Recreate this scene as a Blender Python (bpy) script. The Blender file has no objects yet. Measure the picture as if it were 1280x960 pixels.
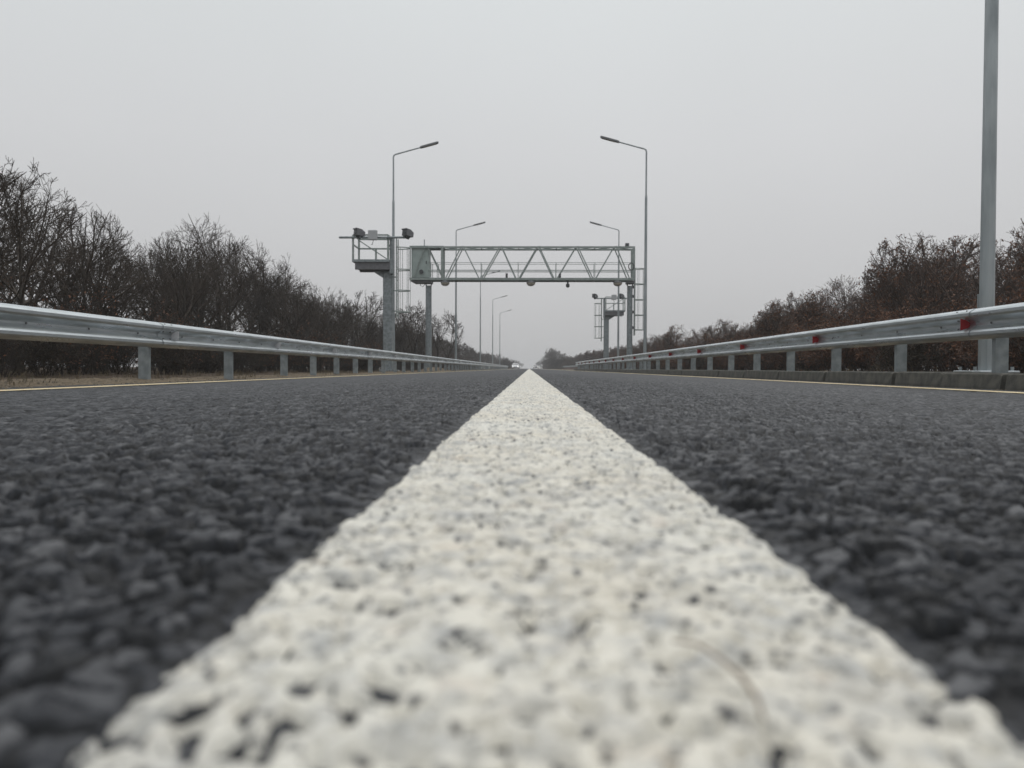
import bpy, math, random
import numpy as np
from mathutils import Vector, Matrix, Euler

SC = bpy.context.scene
COL = SC.collection
R = math.radians

# ------------------------------------------------------------------ camera
CAM_Z = 0.0605
F_PX, VX, VY = 961.0, 661.5, 460.5          # focal length in photo pixels, vanishing point of the road
cam_d = bpy.data.cameras.new('camera')
cam = bpy.data.objects.new('camera', cam_d)
COL.objects.link(cam)
cam_d.sensor_width = 36.0
cam_d.lens = F_PX / 1280 * 36.0
cam_d.clip_start = 0.01
cam_d.clip_end = 6000
cam_d.dof.use_dof = True
cam_d.dof.focus_distance = 2.6
cam_d.dof.aperture_fstop = 10.0
cam.location = (0, 0, CAM_Z)
yaw, pitch, roll = math.atan((VX - 640) / F_PX), math.atan((480 - VY) / F_PX), R(0.22)
cam.rotation_euler = (Matrix.Rotation(yaw, 3, 'Z') @ Matrix.Rotation(math.pi / 2 - pitch, 3, 'X') @ Matrix.Rotation(roll, 3, 'Z')).to_euler()
SC.camera = cam

# ------------------------------------------------------------------ sky, sun, exposure
SUN_EL, SUN_ROT = R(58), R(20)
world = bpy.data.worlds.new('World')
SC.world = world
world.use_nodes = True
wn, wl = world.node_tree.nodes, world.node_tree.links
wn.clear()
w_out = wn.new('ShaderNodeOutputWorld')
w_bg = wn.new('ShaderNodeBackground')
w_sky = wn.new('ShaderNodeTexSky')
w_sky.sky_type = 'NISHITA'
w_sky.sun_disc = False
w_sky.sun_elevation = SUN_EL
w_sky.sun_rotation = SUN_ROT
w_sky.dust_density = 6.0
w_hsv = wn.new('ShaderNodeHueSaturation')
w_hsv.inputs['Saturation'].default_value = 0.15
w_tc = wn.new('ShaderNodeTexCoord')
w_sep = wn.new('ShaderNodeSeparateXYZ')
w_ramp = wn.new('ShaderNodeValToRGB')        # overcast: the sky grows brighter from the horizon to the zenith
el = w_ramp.color_ramp.elements
el[0].position, el[0].color = 0.0, (4.95, 4.95, 4.98, 1)
el[1].position, el[1].color = 1.0, (11.6, 12.0, 12.2, 1)
e = el.new(0.12); e.color = (5.75, 5.77, 5.86, 1)
e = el.new(0.27); e.color = (6.4, 6.5, 6.62, 1)
e = el.new(0.45); e.color = (6.8, 7.1, 7.2, 1)
w_no = wn.new('ShaderNodeTexNoise')
w_no.inputs['Scale'].default_value = 1.6
w_no.inputs['Detail'].default_value = 3.0
w_mr = wn.new('ShaderNodeMapRange')
w_mr.inputs['To Min'].default_value = 0.93
w_mr.inputs['To Max'].default_value = 1.07
w_mul = wn.new('ShaderNodeMix'); w_mul.data_type = 'RGBA'; w_mul.blend_type = 'MULTIPLY'; w_mul.inputs[0].default_value = 1.0
w_mix = wn.new('ShaderNodeMix'); w_mix.data_type = 'RGBA'; w_mix.inputs[0].default_value = 0.06
wl.new(w_tc.outputs['Generated'], w_sep.inputs[0])
wl.new(w_sep.outputs['Z'], w_ramp.inputs['Fac'])
wl.new(w_tc.outputs['Generated'], w_no.inputs['Vector'])
wl.new(w_no.outputs['Fac'], w_mr.inputs['Value'])
wl.new(w_ramp.outputs['Color'], w_mul.inputs[6])
wl.new(w_mr.outputs[0], w_mul.inputs[7])
wl.new(w_sky.outputs['Color'], w_hsv.inputs['Color'])
wl.new(w_mul.outputs[2], w_mix.inputs[6])
wl.new(w_hsv.outputs['Color'], w_mix.inputs[7])
wl.new(w_mix.outputs[2], w_bg.inputs['Color'])
w_bg.inputs['Strength'].default_value = 0.1
wl.new(w_bg.outputs[0], w_out.inputs['Surface'])

sun_d = bpy.data.lights.new('sun', 'SUN')
sun_d.energy = 0.7
sun_d.angle = R(40)
sun_d.color = (1.0, 0.97, 0.93)
sun = bpy.data.objects.new('sun', sun_d)
COL.objects.link(sun)
sun.rotation_euler = Euler((math.pi / 2 - SUN_EL, 0, -SUN_ROT + math.pi), 'XYZ')

SC.view_settings.view_transform = 'Standard'
SC.view_settings.look = 'None'
SC.view_settings.exposure = 0.0
SC.view_settings.gamma = 1.0
SC.view_settings.use_curve_mapping = False
SC.render.engine = 'CYCLES'
SC.cycles.use_denoising = True
SC.cycles.max_bounces = 5
SC.cycles.volume_bounces = 1
SC.cycles.use_adaptive_sampling = True

# ------------------------------------------------------------------ materials
def mat(name, col, rough=0.6, metal=0.0, col2=None, scale=8.0, bump=0.0, bscale=40.0, detail=4.0, stretch=None, spec=0.5,
        rough2=None, emit=None, lo=0.35, hi=0.65, coat=0.0):
    m = bpy.data.materials.new(name)
    m.use_nodes = True
    n, l = m.node_tree.nodes, m.node_tree.links
    b = n['Principled BSDF']
    b.inputs['Base Color'].default_value = (*col, 1)
    b.inputs['Roughness'].default_value = rough
    b.inputs['Metallic'].default_value = metal
    b.inputs['Specular IOR Level'].default_value = spec
    b.inputs['Coat Weight'].default_value = coat
    tc = n.new('ShaderNodeTexCoord')
    vec = tc.outputs['Object']
    if stretch:
        mp = n.new('ShaderNodeMapping')
        mp.inputs['Scale'].default_value = stretch
        l.new(vec, mp.inputs['Vector'])
        vec = mp.outputs[0]
    if col2 is not None:
        t = n.new('ShaderNodeTexNoise')
        t.inputs['Scale'].default_value = scale
        t.inputs['Detail'].default_value = detail
        l.new(vec, t.inputs['Vector'])
        r = n.new('ShaderNodeMapRange')
        r.inputs['From Min'].default_value = lo
        r.inputs['From Max'].default_value = hi
        l.new(t.outputs['Fac'], r.inputs['Value'])
        x = n.new('ShaderNodeMix'); x.data_type = 'RGBA'
        x.inputs[6].default_value = (*col, 1)
        x.inputs[7].default_value = (*col2, 1)
        l.new(r.outputs[0], x.inputs[0])
        l.new(x.outputs[2], b.inputs['Base Color'])
        if rough2 is not None:
            rr = n.new('ShaderNodeMapRange')
            rr.inputs['To Min'].default_value = rough
            rr.inputs['To Max'].default_value = rough2
            l.new(r.outputs[0], rr.inputs['Value'])
            l.new(rr.outputs[0], b.inputs['Roughness'])
    if bump:
        t2 = n.new('ShaderNodeTexNoise')
        t2.inputs['Scale'].default_value = bscale
        t2.inputs['Detail'].default_value = 5
        l.new(vec, t2.inputs['Vector'])
        bp = n.new('ShaderNodeBump')
        bp.inputs['Strength'].default_value = 1.0
        bp.inputs['Distance'].default_value = bump
        l.new(t2.outputs['Fac'], bp.inputs['Height'])
        l.new(bp.outputs[0], b.inputs['Normal'])
    if emit:
        b.inputs['Emission Color'].default_value = (*emit[:3], 1)
        b.inputs['Emission Strength'].default_value = emit[3]
    return m

M = {
    'galv':   mat('galvanised_steel', (0.58, 0.62, 0.65), 0.27, 0.95, (0.38, 0.41, 0.42), 9, 0.0008, 70, rough2=0.5, stretch=(1, 0.22, 1.6), detail=8),
    'galv_dull': mat('dull_galvanised_steel', (0.30, 0.33, 0.34), 0.5, 0.55, (0.22, 0.245, 0.255), 9, 0.0006, 60, rough2=0.7),
    'pole':   mat('pole_steel', (0.36, 0.39, 0.40), 0.45, 0.6, (0.28, 0.31, 0.32), 7, 0.0006, 70, rough2=0.62, stretch=(1, 1, 0.2)),
    'truss':  mat('truss_steel', (0.31, 0.35, 0.335), 0.5, 0.4, (0.23, 0.265, 0.25), 5),
    'cabinet': mat('cabinet_paint', (0.36, 0.42, 0.40), 0.55, 0.0, (0.30, 0.36, 0.34), 3),
    'dark':   mat('dark_plastic', (0.03, 0.032, 0.035), 0.5, 0.0, (0.05, 0.05, 0.055), 20),
    'housing': mat('housing_paint', (0.12, 0.12, 0.13), 0.5, 0.0, (0.16, 0.16, 0.17), 10),
    'box':    mat('pale_box_paint', (0.45, 0.46, 0.47), 0.5, 0.0, (0.38, 0.39, 0.4), 10),
    'bolt':   mat('bolt_steel', (0.12, 0.12, 0.12), 0.5, 0.7, (0.2, 0.2, 0.2), 60),
    'red':    mat('red_reflector', (0.30, 0.010, 0.014), 0.4, 0.0, (0.2, 0.008, 0.01), 60),
    'white_refl': mat('white_reflector', (0.62, 0.62, 0.63), 0.4, 0.0, (0.5, 0.5, 0.52), 60),
    'lens':   mat('lamp_lens', (0.42, 0.38, 0.32), 0.35, 0.0, (0.34, 0.31, 0.27), 12),
    'led':    mat('led_housing', (0.10, 0.105, 0.11), 0.45, 0.3, (0.13, 0.135, 0.14), 12),
    'concrete': mat('kerb_concrete', (0.105, 0.10, 0.085), 0.9, 0.0, (0.055, 0.054, 0.048), 9, 0.004, 55, detail=8),
    'bark':   mat('bark', (0.058, 0.047, 0.037), 0.9, 0.0, (0.028, 0.023, 0.018), 6),
    'twig':   mat('twig_bark', (0.058, 0.042, 0.030), 0.9, 0.0, (0.030, 0.022, 0.016), 4),
    'shrubwood': mat('shrub_bark', (0.04, 0.031, 0.024), 0.9, 0.0, (0.024, 0.019, 0.015), 4),
    'redtwig': mat('reddish_twig_bark', (0.085, 0.056, 0.043), 0.9, 0.0, (0.045, 0.032, 0.026), 4),
    'deadleaf': mat('dead_leaf', (0.18, 0.080, 0.040), 0.8, 0.0, (0.09, 0.045, 0.026), 3),
    'drybrown': mat('dull_dead_leaf', (0.06, 0.042, 0.026), 0.85, 0.0, (0.03, 0.024, 0.016), 3),
    'edge':   mat('edge_line_paint', (0.70, 0.58, 0.37), 0.7, 0.0, (0.60, 0.48, 0.28), 3, 0.002, 300),
    'straw':  mat('straw', (0.24, 0.18, 0.125), 0.8, 0.0, (0.18, 0.13, 0.09), 100),
    'carwhite': mat('white_car_paint', (0.75, 0.75, 0.76), 0.3, 0.0, (0.7, 0.7, 0.71), 3, coat=0.5),
    'cardark': mat('dark_car_paint', (0.05, 0.05, 0.055), 0.3, 0.0, (0.06, 0.06, 0.065), 3, coat=0.5),
    'glass':  mat('car_glass', (0.03, 0.035, 0.04), 0.08, 0.0, (0.04, 0.045, 0.05), 3),
    'tyre':   mat('tyre_rubber', (0.02, 0.02, 0.02), 0.85, 0.0, (0.03, 0.03, 0.03), 30),
    'headlight': mat('lit_headlight', (0.9, 0.9, 0.88), 0.2, 0.0, emit=(1.0, 0.97, 0.9, 1.3)),
    'drygrass': mat('dry_grass', (0.13, 0.10, 0.06), 0.85, 0.0, (0.07, 0.058, 0.035), 2),
    'gravel': mat('gravel_stone', (0.22, 0.185, 0.14), 0.9, 0.0, (0.12, 0.105, 0.085), 9),
    'rust':   mat('weathered_barrier', (0.22, 0.15, 0.125), 0.8, 0.1, (0.15, 0.10, 0.085), 2),
}

def asphalt_mat():
    m = bpy.data.materials.new('asphalt')
    m.use_nodes = True
    n, l = m.node_tree.nodes, m.node_tree.links
    b = n['Principled BSDF']
    tc = n.new('ShaderNodeTexCoord')
    vo = n.new('ShaderNodeTexVoronoi'); vo.inputs['Scale'].default_value = 95
    l.new(tc.outputs['Object'], vo.inputs['Vector'])
    sep = n.new('ShaderNodeSeparateColor'); l.new(vo.outputs['Color'], sep.inputs[0])
    no = n.new('ShaderNodeTexNoise'); no.inputs['Scale'].default_value = 0.9; no.inputs['Detail'].default_value = 8
    l.new(tc.outputs['Object'], no.inputs['Vector'])
    fine = n.new('ShaderNodeTexNoise'); fine.inputs['Scale'].default_value = 420; fine.inputs['Detail'].default_value = 4
    l.new(tc.outputs['Object'], fine.inputs['Vector'])
    at = n.new('ShaderNodeAttribute'); at.attribute_name = 'aggregate_gap_shade'; at.attribute_type = 'GEOMETRY'
    r = n.new('ShaderNodeValToRGB')       # black binder doubling as painted shade in the gaps, coated stone, worn grey stone
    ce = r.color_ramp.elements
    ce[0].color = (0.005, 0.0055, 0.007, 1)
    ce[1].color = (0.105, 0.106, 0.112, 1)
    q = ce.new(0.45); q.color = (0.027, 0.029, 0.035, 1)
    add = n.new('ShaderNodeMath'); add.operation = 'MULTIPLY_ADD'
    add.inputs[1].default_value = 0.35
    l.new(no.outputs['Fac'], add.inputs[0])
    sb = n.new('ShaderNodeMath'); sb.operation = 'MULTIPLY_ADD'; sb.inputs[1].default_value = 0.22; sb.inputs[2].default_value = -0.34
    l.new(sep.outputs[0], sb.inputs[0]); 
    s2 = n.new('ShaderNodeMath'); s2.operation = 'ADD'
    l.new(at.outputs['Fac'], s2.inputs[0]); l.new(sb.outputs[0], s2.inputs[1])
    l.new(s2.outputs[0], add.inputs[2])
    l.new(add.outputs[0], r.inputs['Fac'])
    l.new(r.outputs['Color'], b.inputs['Base Color'])
    rr = n.new('ShaderNodeMapRange')
    rr.inputs['To Min'].default_value = 0.45; rr.inputs['To Max'].default_value = 0.75
    l.new(fine.outputs['Fac'], rr.inputs['Value']); l.new(rr.outputs[0], b.inputs['Roughness'])
    b.inputs['Specular IOR Level'].default_value = 0.30
    # stones in the far field, where the mesh no longer carries them, plus a fine grit everywhere
    v2 = n.new('ShaderNodeTexVoronoi'); v2.inputs['Scale'].default_value = 90; v2.feature = 'SMOOTH_F1'
    l.new(tc.outputs['Object'], v2.inputs['Vector'])
    sp = n.new('ShaderNodeSeparateXYZ'); l.new(tc.outputs['Object'], sp.inputs[0])
    ln = n.new('ShaderNodeVectorMath'); ln.operation = 'LENGTH'; l.new(tc.outputs['Object'], ln.inputs[0])
    far = n.new('ShaderNodeMapRange'); far.inputs['From Min'].default_value = 0.8; far.inputs['From Max'].default_value = 2.5
    far.inputs['To Max'].default_value = -0.008
    l.new(ln.outputs['Value'], far.inputs['Value'])
    hm = n.new('ShaderNodeMath'); hm.operation = 'MULTIPLY'
    l.new(v2.outputs['Distance'], hm.inputs[0]); l.new(far.outputs[0], hm.inputs[1])
    ha = n.new('ShaderNodeMath'); ha.operation = 'MULTIPLY_ADD'; ha.inputs[1].default_value = 0.0009
    l.new(fine.outputs['Fac'], ha.inputs[0]); l.new(hm.outputs[0], ha.inputs[2])
    bp = n.new('ShaderNodeBump'); bp.inputs['Distance'].default_value = 1.0; bp.inputs['Strength'].default_value = 1.0
    l.new(ha.outputs[0], bp.inputs['Height'])
    l.new(bp.outputs[0], b.inputs['Normal'])
    return m
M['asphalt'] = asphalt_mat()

def paint_mat():
    m = bpy.data.materials.new('white_line_paint')
    m.use_nodes = True
    n, l = m.node_tree.nodes, m.node_tree.links
    b = n['Principled BSDF']
    tc = n.new('ShaderNodeTexCoord')
    def noise(s, d, lo, hi, st=None):
        t = n.new('ShaderNodeTexNoise'); t.inputs['Scale'].default_value = s; t.inputs['Detail'].default_value = d
        v = tc.outputs['Object']
        if st:
            mp = n.new('ShaderNodeMapping'); mp.inputs['Scale'].default_value = st; l.new(v, mp.inputs[0]); v = mp.outputs[0]
        l.new(v, t.inputs['Vector'])
        r = n.new('ShaderNodeMapRange'); r.inputs['From Min'].default_value = lo; r.inputs['From Max'].default_value = hi
        l.new(t.outputs['Fac'], r.inputs['Value'])
        return r.outputs[0], t.outputs['Fac']
    def mix(f, a, c):
        x = n.new('ShaderNodeMix'); x.data_type = 'RGBA'
        l.new(f, x.inputs[0])
        if isinstance(a, tuple): x.inputs[6].default_value = (*a, 1)
        else: l.new(a, x.inputs[6])
        x.inputs[7].default_value = (*c, 1)
        return x.outputs[2]
    dirt, _ = noise(80, 7, 0.47, 0.72)
    specks, _ = noise(250, 5, 0.57, 0.68)
    rusty, _ = noise(48, 5, 0.60, 0.85)
    warm, _ = noise(7, 3, 0.35, 0.65)
    c = mix(warm, (0.73, 0.71, 0.645), (0.70, 0.655, 0.565))
    blot, _ = noise(22, 6, 0.52, 0.80)
    c = mix(blot, c, (0.46, 0.45, 0.43))
    c = mix(rusty, c, (0.52, 0.42, 0.33))
    c = mix(dirt, c, (0.40, 0.40, 0.39))
    c = mix(specks, c, (0.11, 0.11, 0.115))
    l.new(c, b.inputs['Base Color'])
    b.inputs['Roughness'].default_value = 0.75
    b.inputs['Specular IOR Level'].default_value = 0.3
    _, f = noise(330, 5, 0, 1)
    bp = n.new('ShaderNodeBump'); bp.inputs['Distance'].default_value = 0.0012; bp.inputs['Strength'].default_value = 1.0
    l.new(f, bp.inputs['Height']); l.new(bp.outputs[0], b.inputs['Normal'])
    return m
M['paint'] = paint_mat()

def ground_mat():
    m = bpy.data.materials.new('verge_soil')
    m.use_nodes = True
    n, l = m.node_tree.nodes, m.node_tree.links
    b = n['Principled BSDF']
    tc = n.new('ShaderNodeTexCoord')
    sp = n.new('ShaderNodeSeparateXYZ'); l.new(tc.outputs['Object'], sp.inputs[0])
    no = n.new('ShaderNodeTexNoise'); no.inputs['Scale'].default_value = 2.2; no.inputs['Detail'].default_value = 8
    l.new(tc.outputs['Object'], no.inputs['Vector'])
    ab = n.new('ShaderNodeMath'); ab.operation = 'ABSOLUTE'; l.new(sp.outputs['X'], ab.inputs[0])
    ad = n.new('ShaderNodeMath'); ad.operation = 'MULTIPLY_ADD'; ad.inputs[1].default_value = 2.0
    l.new(no.outputs['Fac'], ad.inputs[0]); l.new(ab.outputs[0], ad.inputs[2])
    far = n.new('ShaderNodeMapRange'); far.inputs['From Min'].default_value = 5.9; far.inputs['From Max'].default_value = 7.2
    l.new(ad.outputs[0], far.inputs['Value'])
    n2 = n.new('ShaderNodeTexNoise'); n2.inputs['Scale'].default_value = 26; n2.inputs['Detail'].default_value = 8
    l.new(tc.outputs['Object'], n2.inputs['Vector'])
    r1 = n.new('ShaderNodeValToRGB')
    r1.color_ramp.elements[0].position = 0.3; r1.color_ramp.elements[0].color = (0.10, 0.08, 0.055, 1)
    r1.color_ramp.elements[1].position = 0.7; r1.color_ramp.elements[1].color = (0.21, 0.165, 0.115, 1)
    r2 = n.new('ShaderNodeValToRGB')
    r2.color_ramp.elements[0].position = 0.3; r2.color_ramp.elements[0].color = (0.025, 0.02, 0.015, 1)
    r2.color_ramp.elements[1].position = 0.7; r2.color_ramp.elements[1].color = (0.09, 0.062, 0.04, 1)
    l.new(n2.outputs['Fac'], r1.inputs['Fac']); l.new(n2.outputs['Fac'], r2.inputs['Fac'])
    x = n.new('ShaderNodeMix'); x.data_type = 'RGBA'
    l.new(far.outputs[0], x.inputs[0]); l.new(r1.outputs['Color'], x.inputs[6]); l.new(r2.outputs['Color'], x.inputs[7])
    l.new(x.outputs[2], b.inputs['Base Color'])
    b.inputs['Roughness'].default_value = 0.95
    b.inputs['Specular IOR Level'].default_value = 0.2
    bp = n.new('ShaderNodeBump'); bp.inputs['Distance'].default_value = 0.03
    l.new(n2.outputs['Fac'], bp.inputs['Height']); l.new(bp.outputs[0], b.inputs['Normal'])
    return m
M['ground'] = ground_mat()

# ------------------------------------------------------------------ helpers
class MB:
    """collects shapes into one mesh"""
    def __init__(s): s.v, s.f = [], []
    def add(s, vs, fs):
        o = len(s.v); s.v += [tuple(p) for p in vs]; s.f += [tuple(i + o for i in f) for f in fs]; return s
    def box(s, x0, x1, y0, y1, z0, z1):
        return s.add([(x0,y0,z0),(x1,y0,z0),(x1,y1,z0),(x0,y1,z0),(x0,y0,z1),(x1,y0,z1),(x1,y1,z1),(x0,y1,z1)],
                     [(0,3,2,1),(4,5,6,7),(0,1,5,4),(1,2,6,5),(2,3,7,6),(3,0,4,7)])
    def cbox(s, x0, x1, y0, y1, z0, z1, c=0.01):
        """box with all vertical and top edges chamfered"""
        def ring(a, z): return [(x0+a+c,y0+a,z),(x1-a-c,y0+a,z),(x1-a,y0+a+c,z),(x1-a,y1-a-c,z),(x1-a-c,y1-a,z),(x0+a+c,y1-a,z),(x0+a,y1-a-c,z),(x0+a,y0+a+c,z)]
        rs = [ring(c, z0), ring(0, z0+c), ring(0, z1-c), ring(c, z1)]
        v = [p for r in rs for p in r]; f = [tuple(range(7,-1,-1)), tuple(range(24,32))]
        for k in range(3):
            for i in range(8):
                j = (i+1) % 8; f.append((k*8+i, k*8+j, k*8+8+j, k*8+8+i))
        return s.add(v, f)
    def prism(s, prof, axis, a, b):
        """closed 2-D profile extruded along an axis from a to b"""
        def P(u, w, t): return {'x': (t,u,w), 'y': (u,t,w), 'z': (u,w,t)}[axis]
        n = len(prof)
        v = [P(u,w,a) for u,w in prof] + [P(u,w,b) for u,w in prof]
        f = [tuple(range(n)), tuple(range(2*n-1, n-1, -1))] + [(i, (i+1)%n, n+(i+1)%n, n+i) for i in range(n)]
        return s.add(v, f)
    def tube(s, pts, rad, sides=8, cap=True):
        pts = [Vector(p) for p in pts]
        if not hasattr(rad, '__len__'): rad = [rad]*len(pts)
        v, f = [], []
        t0 = (pts[1]-pts[0]).normalized()
        ref = Vector((0,0,1)) if abs(t0.z) < 0.9 else Vector((1,0,0))
        for i, p in enumerate(pts):
            t = (pts[min(i+1,len(pts)-1)] - pts[max(i-1,0)]).normalized()
            a = t.cross(ref)
            if a.length < 1e-4: a = t.cross(Vector((0.3,0.9,0.1)))
            a.normalize(); b = t.cross(a)
            for k in range(sides):
                g = 2*math.pi*(k+0.5)/sides
                v.append(p + (a*math.cos(g) + b*math.sin(g))*rad[i])
        for i in range(len(pts)-1):
            for k in range(sides):
                j = (k+1) % sides
                f.append((i*sides+k, i*sides+j, (i+1)*sides+j, (i+1)*sides+k))
        if cap:
            f.append(tuple(range(sides-1,-1,-1))); f.append(tuple(range((len(pts)-1)*sides, len(pts)*sides)))
        return s.add(v, f)
    def bar(s, a, b, w, h=None):
        """square bar from a to b"""
        return s.tube([a, b], w*0.7071, 4)
    def lathe(s, prof, cx, cy, sides=20):
        v, f = [], []
        for r, z in prof:
            for k in range(sides):
                g = 2*math.pi*k/sides; v.append((cx+r*math.cos(g), cy+r*math.sin(g), z))
        for i in range(len(prof)-1):
            for k in range(sides):
                j = (k+1) % sides; f.append((i*sides+k, i*sides+j, (i+1)*sides+j, (i+1)*sides+k))
        f.append(tuple(range(sides-1,-1,-1))); f.append(tuple(range((len(prof)-1)*sides, len(prof)*sides)))
        return s.add(v, f)
    def build(s, name, m, parent=None, smooth=False):
        me = bpy.data.meshes.new(name)
        me.from_pydata(s.v, [], s.f); me.update()
        import bmesh
        bm = bmesh.new(); bm.from_mesh(me)
        bmesh.ops.recalc_face_normals(bm, faces=bm.faces)
        bm.to_mesh(me); bm.free()
        return link(name, me, m, parent, smooth)

def link(name, me, m, parent=None, smooth=False):
    me.materials.append(m)
    if smooth: me.polygons.foreach_set('use_smooth', [True]*len(me.polygons))
    o = bpy.data.objects.new(name, me)
    COL.objects.link(o)
    if parent: o.parent = parent
    return o

def tag(o, label=None, cat=None, group=None, kind=None):
    if label: o['label'] = label
    if cat: o['category'] = cat
    if group: o['group'] = group
    if kind: o['kind'] = kind
    return o

def empty(name, loc=(0,0,0), rz=0.0):
    o = bpy.data.objects.new(name, None)
    COL.objects.link(o)
    o.location = loc; o.rotation_euler = (0,0,rz); o.empty_display_size = 0.2
    return o

def copy_tree(o, parent=None):
    c = o.copy(); COL.objects.link(c)
    if parent: c.parent = parent
    for ch in list(o.children): copy_tree(ch, c)
    return c

ORD = ['first','second','third','fourth','fifth','sixth','seventh','eighth','ninth','tenth','eleventh','twelfth','thirteenth','fourteenth',
       'fifteenth','sixteenth','seventeenth','eighteenth','nineteenth','twentieth']
def ordinal(k):
    if k < 20: return ORD[k]
    n = k + 1
    return '%d%s' % (n, {1:'st',2:'nd',3:'rd'}.get(n % 10 if n % 100 not in (11,12,13) else 0, 'th'))

def smooth01(a, b, x):
    t = np.clip((x-a)/(b-a), 0, 1); return t*t*(3-2*t)

def vnoise(x, y, scale, seed):
    """smooth value noise 0..1"""
    gx, gy = x*scale, y*scale
    ix, iy = np.floor(gx).astype(np.int64), np.floor(gy).astype(np.int64)
    fx, fy = gx-ix, gy-iy
    fx, fy = fx*fx*(3-2*fx), fy*fy*(3-2*fy)
    def h(a, b):
        n = (a*374761393 + b*668265263 + seed*974711) & 0xFFFFFFFF
        n = ((n ^ (n >> 13))*1274126177) & 0xFFFFFFFF
        return ((n ^ (n >> 16)) & 0xFFFF)/65535.0
    return (h(ix,iy)*(1-fx)+h(ix+1,iy)*fx)*(1-fy) + (h(ix,iy+1)*(1-fx)+h(ix+1,iy+1)*fx)*fy

def worley(x, y, cell, seed):
    """distance to nearest and second nearest stone centre (in cells) and a random number per stone"""
    gx, gy = x/cell, y/cell
    ix, iy = np.floor(gx).astype(np.int64), np.floor(gy).astype(np.int64)
    f1 = np.full(x.shape, 9.0); f2 = np.full(x.shape, 9.0); rid = np.zeros(x.shape)
    dxn = np.zeros(x.shape); dyn = np.zeros(x.shape)
    def hsh(a, b, s):
        n = (a*374761393 + b*668265263 + s*974711) & 0xFFFFFFFF
        n = ((n ^ (n >> 13))*1274126177) & 0xFFFFFFFF
        return ((n ^ (n >> 16)) & 0xFFFF)/65535.0
    for a in (-1,0,1):
        for b in (-1,0,1):
            cx, cy = ix+a, iy+b
            px, py = cx+0.1+0.8*hsh(cx,cy,seed), cy+0.1+0.8*hsh(cx,cy,seed+7)
            dx, dy = gx-px, gy-py
            d = np.sqrt(dx*dx+dy*dy)
            near = d < f1
            f2 = np.where(near, f1, np.minimum(f2, d))
            rid = np.where(near, hsh(cx,cy,seed+13), rid)
            dxn = np.where(near, dx, dxn); dyn = np.where(near, dy, dyn)
            f1 = np.where(near, d, f1)
    return f1, f2, rid, dxn, dyn

def grid_mesh(name, X, Y, Z, keep=None):
    """mesh from a regular array of rows (Y) and columns (X)"""
    ny, nx = X.shape
    co = np.stack([X, Y, Z], -1).reshape(-1, 3).astype(np.float32)
    i = np.arange(ny*nx).reshape(ny, nx)
    q = np.stack([i[:-1,:-1], i[:-1,1:], i[1:,1:], i[1:,:-1]], -1).reshape(-1, 4)
    if keep is not None:
        q = q[keep[q].any(axis=1)]
        used = np.unique(q); remap = np.full(ny*nx, -1); remap[used] = np.arange(len(used))
        q = remap[q]; co = co[used]
    me = bpy.data.meshes.new(name)
    me.vertices.add(len(co)); me.vertices.foreach_set('co', co.ravel())
    me.loops.add(q.size); me.loops.foreach_set('vertex_index', q.ravel().astype(np.int32))
    me.polygons.add(len(q)); me.polygons.foreach_set('loop_start', np.arange(0, q.size, 4, dtype=np.int32))
    me.polygons.foreach_set('use_smooth', np.ones(len(q), dtype=bool))
    me.update(calc_edges=True)
    return me

# ------------------------------------------------------------------ road and its markings
ROAD_HALF = 4.32
def crown(x):
    x = np.asarray(x, float)
    u = np.sqrt(x*x+0.03**2)-0.03
    return -0.0345*(u-0.5*(np.sqrt((u-3.35)**2+0.15**2)+(u-3.35)))
def growing(start, step, rate, end):
    out, p = [], start
    while p < end:
        out.append(p); step *= 1+rate; p += step
    out.append(end); return out
def axis_x():
    right = list(np.arange(0, 0.13, 0.0011)) + list(np.arange(0.13, 0.45, 0.0019))
    right += growing(right[-1]+0.002, 0.002, 0.014, ROAD_HALF)
    return np.array([-v for v in right[:0:-1]] + right)
def axis_y():
    ys = list(np.arange(-6, -0.5, 0.25)) + list(np.arange(-0.5, 0.05, 0.02)) + list(np.arange(0.05, 0.32, 0.0011))
    ys += growing(ys[-1]+0.0011, 0.0011, 0.0075, 7.0)
    ys += growing(ys[-1]+0.06, 0.06, 0.06, 900.0)
    return np.array(ys)
ax, ay = axis_x(), axis_y()
GX, GY = np.meshgrid(ax, ay)
WX = GX+(vnoise(GX, GY, 130, 61)-0.5)*0.0075+(vnoise(GX, GY, 310, 63)-0.5)*0.0035
WY = GY+(vnoise(GX, GY, 130, 62)-0.5)*0.0075+(vnoise(GX, GY, 310, 64)-0.5)*0.0035
f1, f2, rid, sdx, sdy = worley(WX, WY, 0.0100, 3)
g1, g2, rid2, _, _ = worley(GX+0.7, GY+0.3, 0.0062, 11)
edge = f2-f1
stone = smooth01(0.0, 0.26, edge)*np.where(rid < 0.27, 0.05+1.0*rid, 0.74+0.30*rid)*0.0046 + (sdx*(rid-0.5)+sdy*(np.mod(rid*7.3,1)-0.5))*0.0017
stone += smooth01(0, 0.5, g2-g1)*(0.3+rid2)*0.0006 - smooth01(0.58,0.78,vnoise(GX,GY,70,9))*0.0050
stone += (vnoise(GX, GY, 26, 5)-0.5)*0.0034 + (vnoise(GX, GY, 7, 6)-0.5)*0.003 + (vnoise(GX, GY, 480, 8)-0.5)*0.0010 + (vnoise(GX, GY, 200, 10)-0.5)*0.0016
under = smooth01(-0.022, -0.001, np.minimum(GX+0.0715, 0.0835-GX))
stone = stone*(1-0.70*under)-0.0006*under
fade = 1-smooth01(5.0, 14.0, np.sqrt(GX**2*1.6+GY**2))
HZ = crown(GX) + stone*fade - 0.001
road = link('road', grid_mesh('road', GX, GY, HZ), M['asphalt'])
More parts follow.
